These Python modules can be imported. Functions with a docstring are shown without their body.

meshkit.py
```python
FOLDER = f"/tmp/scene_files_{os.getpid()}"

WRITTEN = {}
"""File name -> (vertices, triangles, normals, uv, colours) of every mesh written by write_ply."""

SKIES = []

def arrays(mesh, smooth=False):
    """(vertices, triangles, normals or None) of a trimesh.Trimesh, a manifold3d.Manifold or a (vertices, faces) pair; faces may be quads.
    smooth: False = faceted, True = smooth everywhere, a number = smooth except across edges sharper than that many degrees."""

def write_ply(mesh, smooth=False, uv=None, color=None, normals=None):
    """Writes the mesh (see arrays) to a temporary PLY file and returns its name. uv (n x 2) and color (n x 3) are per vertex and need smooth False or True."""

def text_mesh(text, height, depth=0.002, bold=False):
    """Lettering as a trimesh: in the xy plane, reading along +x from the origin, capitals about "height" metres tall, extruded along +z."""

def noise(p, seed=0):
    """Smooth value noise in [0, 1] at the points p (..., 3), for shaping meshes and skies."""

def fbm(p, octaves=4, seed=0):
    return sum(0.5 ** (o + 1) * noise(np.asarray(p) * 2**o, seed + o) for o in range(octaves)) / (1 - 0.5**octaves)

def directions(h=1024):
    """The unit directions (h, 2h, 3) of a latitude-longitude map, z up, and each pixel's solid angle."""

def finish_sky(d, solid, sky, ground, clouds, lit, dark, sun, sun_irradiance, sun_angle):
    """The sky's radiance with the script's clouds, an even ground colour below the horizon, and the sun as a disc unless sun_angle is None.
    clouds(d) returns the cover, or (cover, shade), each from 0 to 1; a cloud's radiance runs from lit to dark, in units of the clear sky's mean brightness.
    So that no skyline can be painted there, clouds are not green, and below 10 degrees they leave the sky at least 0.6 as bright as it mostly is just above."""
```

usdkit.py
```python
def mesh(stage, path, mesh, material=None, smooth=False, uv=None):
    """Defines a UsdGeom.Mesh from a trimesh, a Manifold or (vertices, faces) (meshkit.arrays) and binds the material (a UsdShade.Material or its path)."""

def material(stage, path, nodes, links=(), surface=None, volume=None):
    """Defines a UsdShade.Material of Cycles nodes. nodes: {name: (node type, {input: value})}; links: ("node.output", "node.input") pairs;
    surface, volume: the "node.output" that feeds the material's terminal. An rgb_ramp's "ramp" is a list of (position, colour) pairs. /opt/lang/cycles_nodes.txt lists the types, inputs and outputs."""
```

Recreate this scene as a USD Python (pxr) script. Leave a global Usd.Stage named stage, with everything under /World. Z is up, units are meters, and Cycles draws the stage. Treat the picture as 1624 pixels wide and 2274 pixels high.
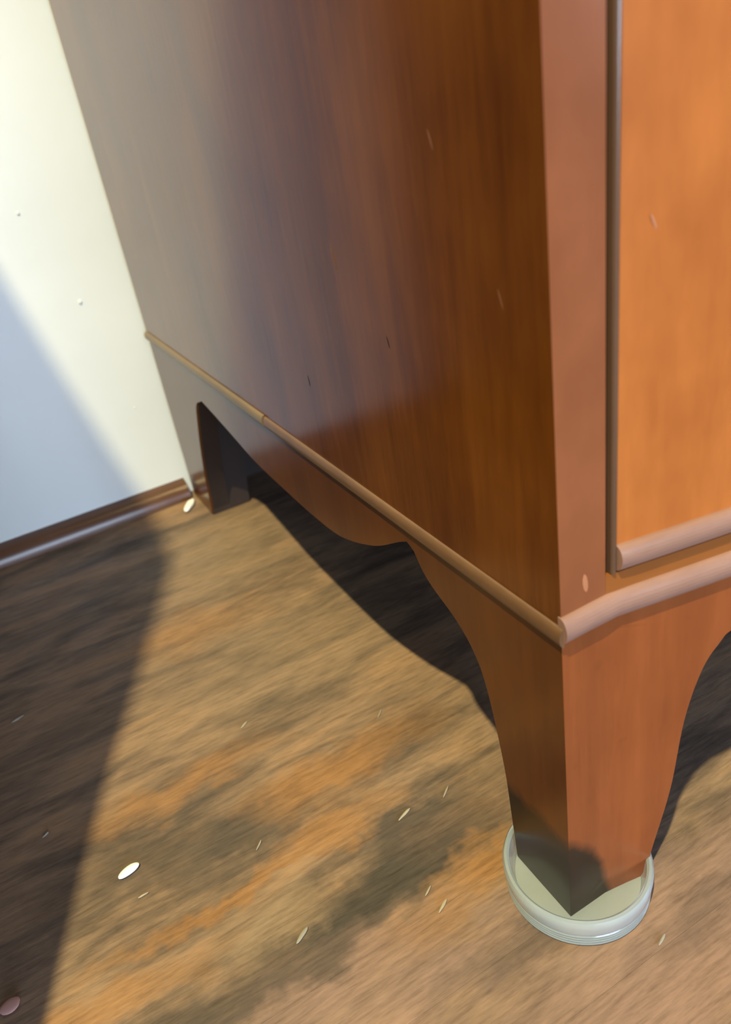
import math, random
import numpy as np
import trimesh, manifold3d as m3, usdkit
from shapely.geometry import Polygon
from pxr import Usd, UsdGeom, UsdLux, Gf, Sdf, UsdShade

stage = Usd.Stage.CreateInMemory()
UsdGeom.SetStageUpAxis(stage, 'Z'); UsdGeom.SetStageMetersPerUnit(stage, 1.0)
UsdGeom.Xform.Define(stage, '/World')
rng = random.Random(7)

# ------------------------------------------------------------------ camera, light, exposure
F_PX = 1724.57
R_CAM = np.array([[0.86343796, -0.48173468, -0.14968831], [-0.354574, -0.36849651, -0.85935301], [0.35882053, 0.79507359, -0.48898446]])
C_CAM = np.array([-0.137398, -0.162363, 0.338591])
cam = UsdGeom.Camera.Define(stage, '/World/camera')
M = np.eye(4); M[:3, :3] = np.stack([R_CAM[0], -R_CAM[1], -R_CAM[2]]); M[3, :3] = C_CAM
cam.AddTransformOp().Set(Gf.Matrix4d(*M.ravel().tolist()))
cam.CreateHorizontalApertureAttr(36.0); cam.CreateVerticalApertureAttr(36.0 * 2274 / 1624)
FL = 36.0 * F_PX / 1624
cam.CreateFocalLengthAttr(FL); cam.CreateClippingRangeAttr(Gf.Vec2f(0.01, 100.0))
cam.CreateFStopAttr(FL / 2.6); cam.CreateFocusDistanceAttr(0.36)
cam.CreateExposureAttr(0.0)

LAMP = (-0.86, -0.72, 2.70)          # warm ceiling spot
LAMP_COLOR, LAMP_POWER = (1.0, 0.88, 0.46), 17300.0
SKY_COLOR, WINDOW_POWER = (0.66, 0.84, 1.12), 17.8
SIDE_WINDOW_POWER = 11.0
D, W, H = 0.544, 1.0, 0.95           # chest depth, width, height
WALL_Y = 0.553
X0, X1, Y0, ZC = -1.8, 2.4, -3.0, 2.75

def light(kind, name, loc, rot, color, power, **kw):
    l = kind.Define(stage, '/World/' + name)
    l.AddTranslateOp().Set(Gf.Vec3d(*loc))
    if rot: l.AddRotateXYZOp().Set(Gf.Vec3f(*rot))
    l.CreateColorAttr(Gf.Vec3f(*color)); l.CreateIntensityAttr(power)
    for k, v in kw.items(): getattr(l, 'Create%sAttr' % k)(v)
    return l
dome = UsdLux.DomeLight.Define(stage, '/World/sky'); dome.CreateColorAttr(Gf.Vec3f(*SKY_COLOR)); dome.CreateIntensityAttr(0.2)
WIN = (-1.15, 0.55, 0.10, 1.30)      # window in the far wall: x0 x1 z0 z1
SWIN = (-2.0, -0.75, 0.30, 1.60)     # window in the right wall: y0 y1 z0 z1
light(UsdLux.RectLight, 'window_daylight', ((WIN[0] + WIN[1]) / 2, Y0 - 0.13, (WIN[2] + WIN[3]) / 2), (90, 0, 0), SKY_COLOR, WINDOW_POWER, Width=WIN[1] - WIN[0] + .1, Height=WIN[3] - WIN[2] + .1)
light(UsdLux.RectLight, 'side_window_daylight', (X1 + 0.13, (SWIN[0] + SWIN[1]) / 2, (SWIN[2] + SWIN[3]) / 2), (0, 90, 0), SKY_COLOR, SIDE_WINDOW_POWER, Width=SWIN[3] - SWIN[2] + .1, Height=SWIN[1] - SWIN[0] + .1)
light(UsdLux.DiskLight, 'ceiling_spot_light', LAMP, None, LAMP_COLOR, LAMP_POWER, Radius=0.030)

# ------------------------------------------------------------------ helpers
names = {}
def numbered(parent, name):
    k = (parent, name); n = names.get(k, 0); names[k] = n + 1
    return f'{parent}/{name}' + (f'_{n:03d}' if n else '')
def tag(p, **kw):
    p = p.GetPrim() if hasattr(p, 'GetPrim') else p
    for k, v in kw.items(): p.SetCustomDataByKey(k, v)
    return p
def path_of(parent):
    return '/World' if parent is None else str(parent.GetPath())
def obj(name, mesh, mat, parent=None, smooth=30):
    return usdkit.mesh(stage, numbered(path_of(parent), name), mesh, mat, smooth=smooth).GetPrim()
def thing(name, label, category, loc=(0, 0, 0), group=None):
    x = UsdGeom.Xform.Define(stage, numbered('/World', name)); x.AddTranslateOp().Set(Gf.Vec3d(*loc))
    tag(x, label=label, category=category)
    if group: tag(x, group=group)
    return x.GetPrim()
def struct(name, mesh, mat, label, category, smooth=30):
    return tag(obj(name, mesh, mat, None, smooth), label=label, category=category, kind='structure')
def box(x0, x1, y0, y1, z0, z1):
    return m3.Manifold.cube([x1 - x0, y1 - y0, z1 - z0]).translate([x0, y0, z0])
def soft_box(x0, x1, y0, y1, z0, z1, r=0.001):
    """A box with chamfered edges."""
    pts = []
    for sx in (0, 1):
        for sy in (0, 1):
            for sz in (0, 1):
                c = [(x0, x1)[sx], (y0, y1)[sy], (z0, z1)[sz]]; s = [1 - 2 * sx, 1 - 2 * sy, 1 - 2 * sz]
                for k in range(3):
                    p = [c[j] + s[j] * r for j in range(3)]; p[k] = c[k]; pts.append(p)
    return m3.Manifold.hull_points(pts)
def tri(m):
    q = m.to_mesh(); return trimesh.Trimesh(np.array(q.vert_properties)[:, :3], np.array(q.tri_verts), process=False)
def extrude(poly, t):
    """Polygon points (a, b) -> Manifold with the polygon in xy, thickness t in z."""
    a = np.array(poly, float); area = .5 * np.sum(a[:, 0] * np.roll(a[:, 1], -1) - a[:, 1] * np.roll(a[:, 0], -1))
    if area < 0: a = a[::-1]
    return m3.Manifold.extrude(m3.CrossSection([a]), t)
def yz(poly, x, t):      # polygon in (y, z), slab from x to x + t
    return extrude(poly, t).transform(np.array([[0, 0, 1, x], [1, 0, 0, 0], [0, 1, 0, 0]], float))
def xz(poly, y, t):      # polygon in (x, z), slab from y to y + t
    return extrude([(p, q) for p, q in poly], t).transform(np.array([[1, 0, 0, 0], [0, 0, -1, y + t], [0, 1, 0, 0]], float))
def spline(pts, n=6):
    """Catmull-Rom through the points."""
    p = np.array(pts, float); p = np.vstack([2 * p[0] - p[1], p, 2 * p[-1] - p[-2]]); out = []
    for i in range(1, len(p) - 2):
        for k in range(n):
            u = k / n
            out.append(.5 * (2 * p[i] + (p[i + 1] - p[i - 1]) * u + (2 * p[i - 1] - 5 * p[i] + 4 * p[i + 1] - p[i + 2]) * u * u + (3 * p[i] - p[i - 1] - 3 * p[i + 1] + p[i + 2]) * u ** 3))
    out.append(p[-2]); return [tuple(q) for q in out]
def bow(x):
    u = np.clip(np.asarray(x, float) - 0.022, 0, W - 0.044)
    return -0.2 * u * (1 - u / (W - 0.044))
def bowed(m, step=0.012):
    """Bends a straight front piece to the bow of the chest."""
    t = tri(m.refine_to_length(step)); v = t.vertices.copy(); v[:, 1] += bow(v[:, 0])
    return trimesh.Trimesh(v, t.faces, process=False)
def lathe(profile, n=64):
    p = np.array(profile, float); a = np.arange(n) * 2 * np.pi / n; k = len(p)
    v = np.stack([p[None, :, 0] * np.cos(a)[:, None], p[None, :, 0] * np.sin(a)[:, None], np.repeat(p[None, :, 1], n, 0)], -1).reshape(-1, 3)
    f = []
    for i in range(n):
        for j in range(k):
            j2 = (j + 1) % k; i2 = (i + 1) % n
            f += [[i * k + j, i2 * k + j, i2 * k + j2], [i * k + j, i2 * k + j2, i * k + j2]]
    t = trimesh.Trimesh(v, f, process=False); t.merge_vertices(); t.update_faces(t.nondegenerate_faces()); t.fix_normals(); return t

# ------------------------------------------------------------------ materials
def mat(name, nodes, links, surface='p.BSDF'):
    return usdkit.material(stage, '/World/Looks/' + name, nodes, links, surface=surface)
def plain(name, color, rough=0.5, **kw):
    return mat(name, {'p': ('principled_bsdf', {'base_color': color, 'roughness': rough, **kw})}, [])
def wood(name, dark, light, rough, scale=(30, 30, 3), coat=0.0, blotch=0.35, mark=None, spec=0.5):
    nodes = {
        'geo': ('geometry', {}), 'map': ('mapping', {'scale': scale}),
        'grain': ('noise_texture', {'scale': 1.0, 'detail': 5.0, 'roughness': 0.6, 'distortion': 0.4}),
        'fine_map': ('mapping', {'scale': tuple(6 * s for s in scale)}),
        'fine': ('noise_texture', {'scale': 1.0, 'detail': 4.0, 'roughness': 0.65}),
        'cloud': ('noise_texture', {'scale': 16.0, 'detail': 3.0}),
        'a': ('mix_float', {'fac': 0.3}), 'b': ('mix_float', {'fac': blotch}),
        'ramp': ('rgb_ramp', {'ramp': [(0.30, dark), (0.70, light)]}),
        'bump': ('bump', {'strength': 0.02, 'distance': 0.001}),
        'p': ('principled_bsdf', {'roughness': rough, 'coat_weight': coat, 'coat_roughness': 0.10, 'specular_ior_level': spec}),
    }
    links = [('geo.position', 'map.vector'), ('map.vector', 'grain.vector'), ('geo.position', 'fine_map.vector'), ('fine_map.vector', 'fine.vector'), ('geo.position', 'cloud.vector'),
             ('grain.fac', 'a.a'), ('fine.fac', 'a.b'), ('a.result', 'b.a'), ('cloud.fac', 'b.b'), ('b.result', 'ramp.fac'), ('fine.fac', 'bump.height'), ('bump.normal', 'p.normal')]
    if mark:            # a dark patch at a given place, its edge broken by noise
        loc, rad, col = mark
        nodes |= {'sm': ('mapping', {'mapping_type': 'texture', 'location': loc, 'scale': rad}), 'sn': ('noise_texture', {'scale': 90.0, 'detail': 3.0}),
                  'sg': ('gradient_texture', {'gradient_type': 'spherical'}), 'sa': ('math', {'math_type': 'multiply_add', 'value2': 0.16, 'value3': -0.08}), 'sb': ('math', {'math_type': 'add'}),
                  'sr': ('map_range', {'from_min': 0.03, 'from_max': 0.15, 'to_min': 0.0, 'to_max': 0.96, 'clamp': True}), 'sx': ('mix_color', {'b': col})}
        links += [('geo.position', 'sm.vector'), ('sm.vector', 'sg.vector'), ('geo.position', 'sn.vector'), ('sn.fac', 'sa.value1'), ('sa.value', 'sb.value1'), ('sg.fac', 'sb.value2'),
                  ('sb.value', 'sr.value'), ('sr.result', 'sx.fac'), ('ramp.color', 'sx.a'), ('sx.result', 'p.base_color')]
    else:
        links += [('ramp.color', 'p.base_color')]
    return mat(name, nodes, links)

FOOT_MARK = ((-0.005, 0.016, -0.004), (0.030, 0.26, 0.064), (0.010, 0.005, 0.003))  # near-black patch over the lower end of the front foot
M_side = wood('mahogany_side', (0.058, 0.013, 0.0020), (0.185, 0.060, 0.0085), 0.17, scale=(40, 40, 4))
M_foot_side = wood('mahogany_foot_side', (0.058, 0.014, 0.002), (0.125, 0.038, 0.005), 0.24, scale=(40, 40, 4), mark=FOOT_MARK)
M_foot_front = wood('mahogany_foot_front', (0.150, 0.036, 0.009), (0.285, 0.078, 0.022), 0.30, scale=(45, 45, 5), mark=FOOT_MARK)
M_stile = wood('mahogany_stile', (0.15, 0.046, 0.017), (0.30, 0.100, 0.042), 0.24, scale=(22, 22, 9), blotch=0.6)
M_rail = wood('mahogany_rail', (0.20, 0.062, 0.014), (0.30, 0.105, 0.024), 0.28, scale=(4, 40, 40))
M_drawer = wood('figured_veneer', (0.25, 0.066, 0.013), (0.57, 0.190, 0.046), 0.24, scale=(24, 24, 5), blotch=0.5)
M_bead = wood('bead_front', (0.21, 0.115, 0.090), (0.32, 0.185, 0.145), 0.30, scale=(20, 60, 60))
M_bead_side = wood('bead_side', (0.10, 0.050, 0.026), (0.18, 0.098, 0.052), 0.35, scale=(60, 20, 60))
M_bead_old = wood('bead_yellowed', (0.13, 0.083, 0.035), (0.20, 0.13, 0.058), 0.35, scale=(60, 20, 60))
M_cockbead = wood('cockbead_dark', (0.075, 0.040, 0.027), (0.13, 0.075, 0.050), 0.22, scale=(60, 60, 6))
M_inside = wood('secondary_wood', (0.016, 0.008, 0.006), (0.034, 0.018, 0.012), 0.7, scale=(30, 30, 4))
M_brass = plain('brass', (0.66, 0.47, 0.20), 0.3, metallic=1.0)
M_trim = wood('dark_shoe', (0.07, 0.030, 0.015), (0.15, 0.065, 0.032), 0.30, scale=(5, 40, 40))
M_white_paint = plain('white_gloss', (0.80, 0.80, 0.77), 0.35)
M_ceiling = plain('ceiling_boards', (0.10, 0.08, 0.065), 0.9)
M_far = plain('far_wall_paint', (0.12, 0.105, 0.09), 0.8)
M_added_desk = wood('added_desk_walnut', (0.045, 0.028, 0.018), (0.09, 0.055, 0.034), 0.45, scale=(30, 30, 3))
M_crumb = plain('white_crumb', (0.86, 0.86, 0.84), 0.6)
M_cream = plain('cream_crumb', (0.34, 0.28, 0.19), 0.6)
M_pink = plain('pink_scrap', (0.42, 0.22, 0.19), 0.7)
M_wall = mat('wall_paint', {
    'geo': ('geometry', {}), 'n': ('noise_texture', {'scale': 35.0, 'detail': 4.0}), 'n2': ('noise_texture', {'scale': 7.0, 'detail': 2.0}),
    'ramp': ('rgb_ramp', {'ramp': [(0.3, (0.675, 0.685, 0.645)), (0.7, (0.72, 0.73, 0.695))]}),
    'bump': ('bump', {'strength': 0.10, 'distance': 0.002}), 'p': ('principled_bsdf', {'roughness': 0.42})},
    [('geo.position', 'n.vector'), ('geo.position', 'n2.vector'), ('n2.fac', 'ramp.fac'), ('ramp.color', 'p.base_color'), ('n.fac', 'bump.height'), ('bump.normal', 'p.normal')])
M_glass = mat('cup_plastic', {
    'p': ('principled_bsdf', {'base_color': (0.76, 0.86, 0.92), 'roughness': 0.14, 'ior': 1.46, 'transmission_weight': 0.75}) }, [])

# floor: worn strip floor, with stains and bare patches where they lie in the photograph
def un(px, z=0.0):
    d = R_CAM.T @ np.array([(px[0] - 812) / F_PX, (px[1] - 1137) / F_PX, 1.0]); s = (z - C_CAM[2]) / d[2]
    return C_CAM + s * d
def on_wall(px):
    d = R_CAM.T @ np.array([(px[0] - 812) / F_PX, (px[1] - 1137) / F_PX, 1.0]); return C_CAM + (WALL_Y - C_CAM[1]) / d[1] * d
TAN, ORANGE, GREY, PINK, BROWN = (0.23, 0.162, 0.108), (0.275, 0.138, 0.056), (0.060, 0.050, 0.043), (0.245, 0.156, 0.128), (0.125, 0.078, 0.052)
PATCHES = [  # x, y, half length, half width, colour, strength
    (-.045, .066, .050, .016, GREY, .95), (-.085, .061, .035, .013, GREY, .9), (-.028, .092, .030, .012, GREY, .8), (-.100, .133, .045, .012, GREY, .8), (-.155, .150, .045, .016, GREY, .75),
    (-.060, .112, .030, .010, ORANGE, .85), (-.125, .105, .060, .005, ORANGE, .9), (-.060, .143, .032, .013, ORANGE, .85), (-.012, .046, .026, .010, ORANGE, .95), (-.047, .034, .03, .008, ORANGE, .6),
    (-.125, .185, .050, .010, ORANGE, .75), (-.070, .325, .040, .022, ORANGE, .6), (-.02, .145, .035, .013, ORANGE, .65), (-.115, .078, .022, .011, TAN, .8), (-.000, .075, .030, .012, BROWN, .4),
    (-.02, .42, .06, .05, TAN, .8), (-.03, .26, .08, .05, TAN, .5), (-.165, .060, .040, .012, GREY, .7), (-.100, .040, .045, .014, PINK, .7), (-.120, .050, .06, .006, GREY, .6),
    (.02, -.040, .10, .030, PINK, .85), (.10, -.02, .06, .02, PINK, .7), (.06, -.028, .04, .008, GREY, .4), (-.06, .012, .07, .014, PINK, .7), (-.02, .006, .04, .008, GREY, .5), (-.20, .085, .05, .008, ORANGE, .7)]
nodes = {
    'geo': ('geometry', {}), 'info': ('object_info', {}),
    'm1': ('mapping', {'scale': (9, 40, 1)}), 'n1': ('noise_texture', {'scale': 1.0, 'detail': 5.0, 'roughness': 0.62, 'distortion': 0.6}),
    'm2': ('mapping', {'scale': (50, 420, 1)}), 'n2': ('noise_texture', {'scale': 1.0, 'detail': 4.0, 'roughness': 0.7}),
    'n3': ('noise_texture', {'scale': 34.0, 'detail': 4.0, 'roughness': 0.6}),
    'r1': ('rgb_ramp', {'ramp': [(0.28, (0.066, 0.052, 0.042)), (0.42, (0.136, 0.094, 0.067)), (0.54, (0.215, 0.142, 0.094)), (0.68, (0.29, 0.178, 0.106))]}),
    'r2': ('rgb_ramp', {'ramp': [(0.28, (0.60, 0.58, 0.56)), (0.50, (1.0, 1.0, 1.0)), (0.74, (1.35, 1.33, 1.30))]}), 'mul': ('mix_color', {'blend_type': 'multiply', 'fac': 0.8}),
    'pv': ('map_range', {'from_min': 0, 'from_max': 1, 'to_min': 0.93, 'to_max': 1.06}), 'hv': ('hsv', {}),
    'wob': ('mix_vector', {'fac': 0.045, 'use_clamp': True}), 'rr': ('map_range', {'from_min': 0.3, 'from_max': 0.7, 'to_min': 0.34, 'to_max': 0.58}),
    'bump': ('bump', {'strength': 0.12, 'distance': 0.0015}), 'p': ('principled_bsdf', {'specular_ior_level': 0.14})}
links = [('geo.position', 'm1.vector'), ('m1.vector', 'n1.vector'), ('geo.position', 'm2.vector'), ('m2.vector', 'n2.vector'), ('geo.position', 'n3.vector'), ('n1.fac', 'r1.fac'), ('n2.fac', 'r2.fac'),
         ('geo.position', 'wob.a'), ('n3.color', 'wob.b'), ('n3.fac', 'rr.value'), ('rr.result', 'p.roughness'), ('n2.fac', 'bump.height'), ('bump.normal', 'p.normal')]
last = 'r1.color'
for i, (x, y, a, b, col, s) in enumerate(PATCHES):
    off = 0.045 * 0.5
    nodes |= {f'pm{i}': ('mapping', {'mapping_type': 'texture', 'location': (x * .955 + off, y * .955 + off, off), 'scale': (a * 1.6, b * 1.6, .5)}), f'pg{i}': ('gradient_texture', {'gradient_type': 'spherical'}),
              f'pr{i}': ('map_range', {'from_min': 0.04, 'from_max': 0.72, 'to_min': 0, 'to_max': s * (.85 if col is ORANGE else 1), 'clamp': True}), f'px{i}': ('mix_color', {'b': col})}
    links += [('wob.result', f'pm{i}.vector'), (f'pm{i}.vector', f'pg{i}.vector'), (f'pg{i}.fac', f'pr{i}.value'), (f'pr{i}.result', f'px{i}.fac'), (last, f'px{i}.a')]
    last = f'px{i}.result'
links += [(last, 'mul.a'), ('r2.color', 'mul.b'), ('mul.result', 'hv.color'), ('info.random', 'pv.value'), ('pv.result', 'hv.value'), ('hv.color', 'p.base_color')]
M_floor = mat('worn_floor', nodes, links)
M_subfloor = plain('subfloor', (0.03, 0.024, 0.02), 0.9)

# ------------------------------------------------------------------ the room
fl = struct('floor', tri(box(X0, X1, Y0, WALL_Y, -0.05, -0.016)), M_subfloor, 'worn brown and orange narrow strip wood floor', 'floor')
PITCH = 0.0345
k = 0
yy = 0.0395 - PITCH * math.floor((0.0395 - Y0) / PITCH)
edges = [Y0] + list(np.arange(yy, WALL_Y - 0.004, PITCH)) + [WALL_Y]
for y0, y1 in zip(edges[:-1], edges[1:]):
    if y1 - y0 < 0.004: continue
    g = 0.00002
    near = y1 > -0.12
    cuts = [X0] + ([-0.62 + rng.uniform(-.15, .15), 0.34 + rng.uniform(-.1, .2), 1.35 + rng.uniform(-.3, .3)] if near else [0.3 + rng.uniform(-1, 1)]) + [X1]
    for x0, x1 in zip(cuts[:-1], cuts[1:]):
        obj('plank', tri(soft_box(x0 + g, x1 - g, y0 + g, y1 - g, -0.016, -rng.uniform(0, .00004), 0.0001)), M_floor, fl, smooth=False)
wb = struct('wall_back', tri(box(X0 - .1, X1 + .1, WALL_Y, WALL_Y + .1, -0.05, ZC)), M_wall, 'cream painted wall behind the chest, half in shadow', 'wall')
for px, r in (((178, 671), .0016), ((40, 474), .0013), ((300, 905), .0008)):
    c = on_wall(px); s = trimesh.creation.icosphere(2, 1.0); s.apply_scale([r, r * .7, r * 1.35]); s.apply_translation(c); obj('paint_bump', s, M_wall, wb)
def wall_with_hole(b, hole): return tri(b - hole)
wf = struct('wall_front', wall_with_hole(box(X0 - .1, X1 + .1, Y0 - .1, Y0, -0.05, ZC), box(WIN[0], WIN[1], Y0 - .2, Y0 + .1, WIN[2], WIN[3])), M_far, 'painted wall with a tall window opposite the chest', 'wall')
wr = struct('wall_right', wall_with_hole(box(X1, X1 + .1, Y0, WALL_Y, -0.05, ZC), box(X1 - .1, X1 + .2, SWIN[0], SWIN[1], SWIN[2], SWIN[3])), M_far, 'painted side wall with a window, right of the chest', 'wall')
struct('wall_left', tri(box(X0 - .1, X0, Y0, WALL_Y, -0.05, ZC)), M_far, 'painted side wall left of the added desk', 'wall')
struct('ceiling', tri(box(X0 - .1, X1 + .1, Y0 - .1, WALL_Y + .1, ZC, ZC + .1)), M_ceiling, 'flat dark brown ceiling', 'ceiling')
def window(name, horizontal, a0, a1, z0, z1, label):
    def bar(p0, p1, q0, q1, d0=0.03, d1=0.07):
        return tri(soft_box(p0, p1, Y0 - d1, Y0 - d0, q0, q1, .002)) if horizontal else tri(soft_box(X1 + d0, X1 + d1, p0, p1, q0, q1, .002))
    w = UsdGeom.Xform.Define(stage, '/World/' + name).GetPrim(); tag(w, label=label, category='window', kind='structure')
    t = .05
    for a in ((a0, a0 + t, z0, z1), (a1 - t, a1, z0, z1), (a0 + t, a1 - t, z0, z0 + t), (a0 + t, a1 - t, z1 - t, z1)): obj('window_frame', bar(*a), M_white_paint, w)
    m = (z0 + z1) / 2; obj('meeting_rail', bar(a0 + t, a1 - t, m - .02, m + .02), M_white_paint, w)
    c = (a0 + a1) / 2; obj('muntin', bar(c - .012, c + .012, z0 + t, m - .02), M_white_paint, w); obj('muntin', bar(c - .012, c + .012, m + .02, z1 - t), M_white_paint, w)
window('window_1', True, WIN[0], WIN[1], WIN[2], WIN[3], 'tall white sash window in the wall opposite the chest')
window('window_2', False, SWIN[0], SWIN[1], SWIN[2], SWIN[3], 'white sash window in the side wall right of the chest')
# shoe moulding at the foot of the back wall
q = [(WALL_Y, 0.0), (WALL_Y - .017, 0.0)] + [(WALL_Y - .017 * math.cos(a), .017 * math.sin(a)) for a in np.linspace(0.15, math.pi / 2, 9)]
struct('baseboard_back', tri(yz(q, X0, -0.005 - X0)), M_trim, 'dark brown rounded shoe moulding along the foot of the cream wall', 'moulding')

# ------------------------------------------------------------------ chest of drawers
chest = thing('chest_of_drawers', 'polished red brown mahogany bow-fronted chest of drawers on tapering bracket feet', 'chest of drawers')
def part(name, m, mt, parent=chest, smooth=30): return obj(name, m if isinstance(m, trimesh.Trimesh) else tri(m), mt, parent, smooth)
T, ZB, ZF = 0.018, 0.1645, 0.005
mitre_left = lambda m: m.trim_by_plane([-1, 1, 0], 0.0)                     # keep y > x
mitre_front = lambda m: m.trim_by_plane([1, -1, 0], 0.0).trim_by_plane([-1, -1, 0], -W / math.sqrt(2))
flip = lambda m: m.mirror([1, 0, 0]).translate([W, 0, 0])
side = mitre_left(box(0, T, 0, D, ZB, 0.93))
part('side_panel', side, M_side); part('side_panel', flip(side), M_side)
part('back_panel', box(T, W - T, D - .014, D - .002, ZB, 0.93), M_inside)
part('back_rail', box(T + .001, W - T - .001, .5345, .5435, .003, ZB - .001), M_inside)  # dark board added to stand in for the shade under the chest
part('bottom_panel', box(T, W - T, 0.03, D - .014, ZB + .002, ZB + .012), M_inside)
stile = mitre_front(box(0, 0.0198, 0, 0.0198, ZB, 0.93))
part('stile', stile, M_stile); part('stile', flip(stile), M_stile)
# scalloped side apron running down into the front and the rear foot
prof = [(0.0, ZF)] + spline([(0.0367, ZF), (0.0385, .030), (0.0413, .0632), (0.0490, .1026), (0.0571, .1195), (0.0690, .1295), (0.0835, .1364), (0.0915, .1419), (0.0975, .1500)]) + \
    spline([(0.1030, .1525), (0.1110, .1485), (0.1394, .1328), (0.1790, .1195), (0.2147, .1168), (0.2528, .1175), (0.3062, .1200), (0.3541, .1275), (0.3900, .1330), (0.4120, .1360)]) + \
    spline([(0.4150, .1350), (0.4330, .1270), (0.4460, .1080), (0.4610, .0800), (0.4780, .0400), (0.4880, 0.0004)]) + [(D, 0.0004), (D, ZB), (0.0, ZB)]
ap = mitre_left(yz(prof, 0, .0022)); core = mitre_left(yz(prof, .0022, T - .0022))
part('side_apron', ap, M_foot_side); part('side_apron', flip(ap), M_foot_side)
for c in (core, flip(core)): tag(part('apron_core', c, M_inside), label='dark secondary wood behind the apron veneer')
half = [(0.0, ZF)] + spline([(0.0400, ZF), (0.0439, .023), (0.0514, .057), (0.0559, .0943), (0.0624, .1180), (0.0697, .1290), (0.0760, .1335), (0.100, .138), (0.112, .146)]) + spline([(0.118, .150), (0.16, .138), (0.26, .125), (0.40, .116), (0.50, .113)])
full = half + [(W - a, b) for a, b in half[::-1][1:]] + [(W, ZB), (0, ZB)]
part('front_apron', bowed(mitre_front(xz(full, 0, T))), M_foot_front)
# glue blocks behind the feet and the rear brackets
for f in (lambda m: m, flip):
    part('foot_block', f(m3.Manifold.hull_points([(.0185, .0185, .006), (.034, .0185, .006), (.0185, .033, .006), (.0185, .0185, .13), (.044, .0185, .13), (.0185, .040, .13)])), M_inside)
    part('rear_bracket', f(xz([(.0012, .0006)] + spline([(0.038, .0006), (0.040, .03), (0.045, .07), (0.056, .105), (0.075, .125), (0.11, .14)]) + [(0.13, ZB - .001), (.0012, ZB - .001)], 0.4868, 0.004) + xz([(T + .0004, .0006), (.038, .0006), (.055, .10), (.055, ZB - .001), (T + .0004, ZB - .001)], .4905, .043)), M_inside)
# half-round base beads; the one along the left side is in two lengths
def bead_yz(y0, y1, z0, z1, proj):
    c, h = (z0 + z1) / 2, (z1 - z0) / 2
    p = [(proj * math.cos(a), c + h * math.sin(a)) for a in np.linspace(-math.pi / 2, math.pi / 2, 13)]
    return xz([(-a, b) for a, b in p], y0, y1 - y0)
part('base_bead', bead_yz(-0.0015, 0.2640, .1590, .1668, .0022), M_bead_side)
tag(part('base_bead', bead_yz(0.2655, D, .1592, .1672, .0028), M_bead_old), label='yellowed rear length of the side bead')
part('base_bead', bead_yz(-0.0015, D, .1590, .1668, .0022).mirror([1, 0, 0]).translate([W, 0, 0]), M_bead_side)
def bead_front(x0, x1, z0, z1, proj):
    c, h = (z0 + z1) / 2, (z1 - z0) / 2
    p = [(-proj * math.cos(a), c + h * math.sin(a)) for a in np.linspace(-math.pi / 2, math.pi / 2, 13)] + [(.001, z1), (.001, z0)]
    return bowed(yz(p, x0, x1 - x0))
tag(part('base_bead', bead_front(-0.0005, W + .0005, .1600, .1710, .0035), M_bead), label='pinkish rounded front bead')
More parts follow.
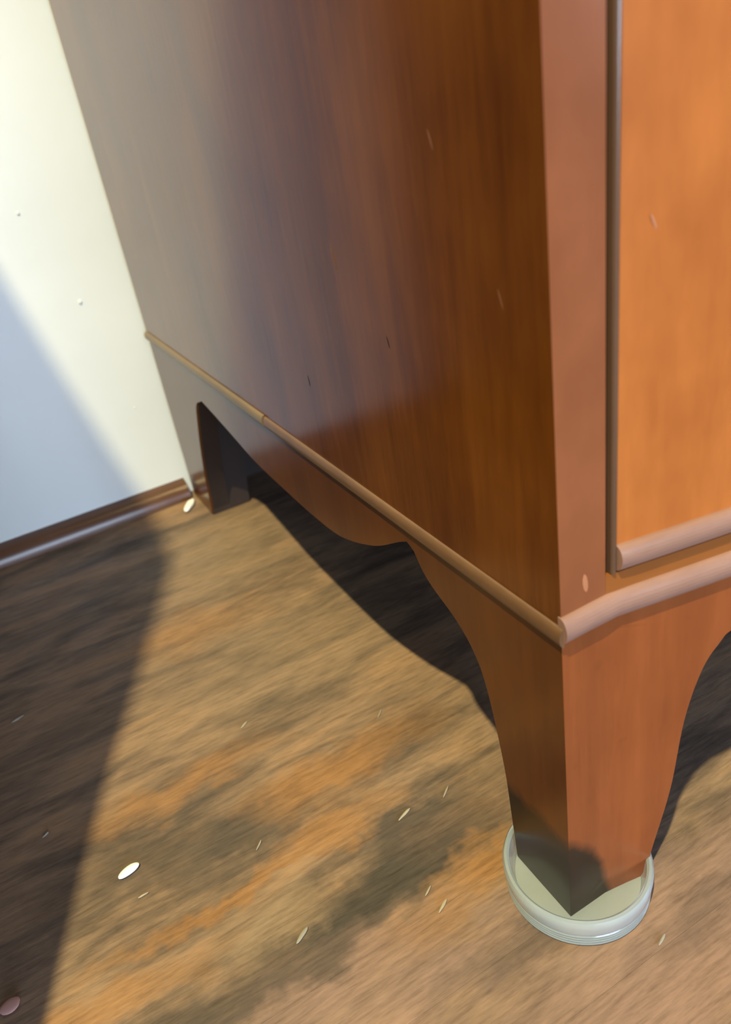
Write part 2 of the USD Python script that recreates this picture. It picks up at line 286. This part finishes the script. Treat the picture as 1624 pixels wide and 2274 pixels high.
# bow-fronted drawers with cockbeading
rows = [(.1790, .398), (.414, .588), (.604, .760), (.776, .918)]
part('rail', bowed(box(.0199, W - .0199, 0, .02, ZB, .1785)), M_rail)
for (a0, a1), (b0, b1) in zip(rows[:-1], rows[1:]): part('rail', bowed(box(.0199, W - .0199, 0, .02, a1 + .0006, b0 - .0006)), M_rail)
part('rail', bowed(box(.0199, W - .0199, 0, .02, .9186, .93)), M_rail)
for z0, z1 in rows:
    xa, xb = 0.0218, W - 0.0218
    dr = part('drawer', bowed(box(xa + .0024, xb - .0024, 0.0008, .020, z0 + .0045, z1 - .0026)), M_drawer)
    for s, x in ((1, xa), (-1, xb)):
        n = 9; p = [(x + s * (.0010 - .0010 * math.cos(a)), -.0013 * math.sin(a)) for a in np.linspace(0, math.pi, n)] + [(x + s * .0020, .015), (x, .015)]
        if s < 0: p = p[::-1]
        part('cockbead', bowed(extrude(p, z1 - z0).translate([0, 0, z0]), .05), M_cockbead, dr)
    part('cockbead', bead_front(xa + .0024, xb - .0024, z0 + .0004, z0 + (.0102 if z0 < .2 else .003), .0030), M_bead if z0 < .2 else M_cockbead, dr)
    part('cockbead', bead_front(xa + .0024, xb - .0024, z1 - .0032, z1 - .0004, .0026), M_cockbead, dr)
    for x in (0.26, W - .26):
        kb = lathe([(0.0001, 0), (.009, 0), (.007, .006), (.006, .012), (.013, .018), (.015, .023), (.012, .028), (.0001, .030)], 24)
        kb.apply_transform(trimesh.transformations.rotation_matrix(math.pi / 2, [1, 0, 0])); kb.apply_translation([x, float(bow(x)) + .001, (z0 + z1) / 2]); part('knob', kb, M_brass, dr)
xs = np.linspace(-.012, W + .012, 60)
top = [(x, -.014 + float(bow(min(max(x, 0), W)))) for x in xs] + [(W + .012, D), (-.012, D)]
part('chest_top', extrude(top, .02).translate([0, 0, .93]), M_side)

# ------------------------------------------------------------------ caster cups under the front feet
n_r = [(.0001, 0), (.0290, 0)]
for i in range(4): z = .0008 + i * .0017; n_r += [(.0318 + .0002 * i, z), (.0325 + .0001 * i, z + .0005), (.0325 + .0001 * i, z + .0011), (.0318 + .0002 * i, z + .0016)]
n_r += [(.0330, .0090), (.0334, .0130), (.0333, .0150), (.0325, .0163), (.0313, .0166), (.0303, .0158), (.0298, .0130), (.0292, .0075), (.0280, .0054), (.0001, .0049)]
cup_mesh = lathe(n_r, 96)
for x, lab in ((.0170, 'round whitish clear caster cup under the near front foot of the chest'), (W - .0170, 'round whitish clear caster cup under the far right front foot of the chest')):
    c = thing('caster_cup', lab, 'caster cup', (x, .0150, .0001)); obj('cup_body', cup_mesh, M_glass, c)

# ------------------------------------------------------------------ slant-front desk added out of view to cast the slanted shadow
bc = thing('writing_desk', 'dark walnut slant-front desk added unseen left of the chest to cast the slanted shadow', 'desk')
BX = -0.282
front = [(-.048, 0), (.010, .276), (.036, .379), (.057, .472), (.080, .607), (.104, .735)]  # edge shaped to the outline of the shadow on floor and wall
slope = [(.112, .762), (.150, .778), (.194, .789), (.222, .808), (.246, .833), (.302, .894), (.395, 1.000)]
poly = front + slope + [(WALL_Y - .003, 1.000), (WALL_Y - .003, .02), (WALL_Y - .019, .02), (WALL_Y - .019, 0)]
part('side_panel', yz(poly, BX - .022, .022), M_added_desk, bc); part('side_panel', yz(poly, BX - .80, .022), M_added_desk, bc)
part('back_panel', box(BX - .7775, BX - .0225, WALL_Y - .012, WALL_Y - .004, .06, .995), M_added_desk, bc)
for (a, b), (c, d) in zip(front[1:-1], front[2:]):
    dw = part('drawer', yz([(a + .004, b + .004), (c + .004, d - .004), (c + .022, d - .004), (a + .022, b + .004)], BX - .7775, .755), M_added_desk, bc)
    for x in (BX - .2, BX - .6):
        kb = lathe([(.0001, 0), (.006, 0), (.006, .008), (.011, .013), (.011, .018), (.0001, .021)], 20); kb.apply_transform(trimesh.transformations.rotation_matrix(math.pi / 2, [1, 0, 0])); kb.apply_translation([x, (a + c) / 2 + .006, (b + d) / 2]); part('knob', kb, M_brass, dw)
part('plinth', yz([(-.036, .0005), (.008, .27), (.026, .27), (-.018, .0005)], BX - .7775, .755), M_added_desk, bc)
part('fall_front', yz([(p + .004, q - .003) for p, q in slope] + [(p + .022, q - .018) for p, q in slope[::-1]], BX - .7775, .755), M_added_desk, bc)
part('desk_top', soft_box(BX - .803, BX + .003, .388, WALL_Y - .002, 1.0005, 1.018, .002), M_added_desk, bc)

# ------------------------------------------------------------------ ceiling lamp
lp = thing('ceiling_lamp', 'small round brass ceiling spot lamp above the camera', 'lamp', (LAMP[0], LAMP[1], ZC))
sh = lathe([(.0001, 0), (.055, 0), (.055, -.062), (.052, -.062), (.052, -.004), (.0001, -.004)], 40); obj('lamp_shade', sh, M_brass, lp)

# ------------------------------------------------------------------ crumbs on the floor
def crumb(name, px, px2, w, h, mt, label, cat='crumb', seed=0):
    """An irregular lump lying along the line from px to px2."""
    a, b = un(px), un(px2); c = (a + b) / 2; d = (b - a)[:2]; L = float(np.hypot(*d)) / 2 * (.7 if 'speck' in name else 1)
    s = trimesh.creation.icosphere(2, 1.0); r = np.random.default_rng(seed); v = s.vertices
    dirs = r.normal(size=(5, 3)); v = v * (1 + .10 * np.sin(v @ dirs.T * 2.1).sum(1, keepdims=True) / 2.2)
    v = v * [L, w / 2, h / 2]; v[:, 2] -= v[:, 2].min(); s.vertices = v
    s.apply_transform(trimesh.transformations.rotation_matrix(math.atan2(d[1], d[0]), [0, 0, 1])); s.apply_translation([c[0], c[1], .0])
    tag(obj(name, s, mt), label=label, category=cat)
crumb('paper_crumb', (266, 1954), (312, 1920), .0052, .003, M_crumb, 'bright white oval crumb on the floor at the shadow edge, lower left', seed=1)
crumb('paper_crumb', (414, 1140), (430, 1112), .0075, .005, M_crumb, 'white crumb on the floor beside the rear foot of the chest', seed=2)
SP = [((533, 1622), (552, 1600), .0016, 'small pale crumb on the lit floor in line with the scalloped apron, farthest away', 'cream'),
      ((982, 1780), (998, 1742), .0013, 'thin pale sliver on the floor left of the middle of the front foot', 'cream'),
      ((942, 1998), (960, 1964), .0014, 'thin pale sliver on the floor just left of the caster cup', 'cream'),
      ((568, 1895), (584, 1862), .0011, 'thin straw coloured sliver on the orange streak right of the white crumb', 'cream'),
      ((302, 2000), (336, 1980), .0010, 'faint straw coloured sliver just below the white oval crumb', 'cream'),
      ((655, 2105), (690, 2050), .0030, 'pale lint tuft on the dark stain at the bottom of the floor', 'lint'),
      ((838, 1600), (850, 1572), .0010, 'faint pale sliver on the floor near the edge of the chest shadow', 'cream'),
      ((880, 1830), (916, 1790), .0022, 'straw coloured fleck on the floor left of the dark foot end', 'cream'),
      ((972, 2035), (996, 1990), .0022, 'pinkish pale fleck beside the sliver left of the caster cup', 'cream'),
      ((1460, 2108), (1480, 2070), .0018, 'pale grey fleck on the floor right of the caster cup', 'lint'),
      ((92, 1865), (112, 1846), .0012, 'faint pale thread on the dark floor left of the shadow edge', 'lint'),
      ((20, 1610), (60, 1585), .0022, 'dim pale fleck on the shadowed floor at the left picture edge', 'lint')]
M_lint = plain('lint', (0.26, 0.235, 0.195), 0.9)
for i, (a, b, w, lab, kind) in enumerate(SP): crumb('floor_speck', a, b, w * .7, .0012, M_cream if kind == 'cream' else M_lint, lab, 'speck', seed=10 + i)
crumb('paper_scrap', (2, 2252), (48, 2222), .0070, .0025, M_pink, 'dull pink scrap on the shadowed floor in the lower left corner', 'scrap', seed=40)

# ------------------------------------------------------------------ small scuffs in the polish of the chest
M_scuff = plain('pale_scuff', (0.15, 0.060, 0.026), 0.5); M_dent = plain('dark_dent', (0.020, 0.008, 0.004), 0.5); M_scuff_front = plain('pale_scuff_front', (0.40, 0.16, 0.075), 0.5)
def scuff(a, b, w, mt, axis):
    P = []
    for px in (a, b):
        d = R_CAM.T @ np.array([(px[0] - 812) / F_PX, (px[1] - 1137) / F_PX, 1.0]); sgn = 0.0
        if axis == 1 and px[0] > 1372: sgn = float(bow(.05)) + .0008
        P.append(C_CAM + (sgn - C_CAM[axis]) / d[axis] * d)
    c = (P[0] + P[1]) / 2; d = P[1] - P[0]; L = np.linalg.norm(d) / 2; k = 1 - axis
    if axis == 1 and c[0] > .024: c[1] = float(bow(c[0])) + .0008
    m = trimesh.creation.icosphere(1, 1.0); m.apply_scale([L, w / 2, .00012])
    u = d / np.linalg.norm(d); n = np.eye(3)[axis]; T4 = np.eye(4); T4[:3, 0] = u; T4[:3, 1] = np.cross(n, u); T4[:3, 2] = n; T4[:3, 3] = c
    m.apply_transform(T4); part('scuff', m, mt)
for a, b, w, mt, ax in (((732, 540), (750, 605), .0022, M_scuff, 0), ((948, 285), (962, 335), .0007, M_scuff, 0), ((1105, 640), (1118, 690), .0006, M_scuff, 0), ((683, 832), (690, 860), .0012, M_dent, 0),
                        ((858, 745), (866, 775), .0010, M_dent, 0), ((1298, 1275), (1303, 1315), .0022, M_scuff_front, 1), ((1462, 475), (1482, 525), .0009, M_scuff_front, 1)): scuff(a, b, w, mt, ax)
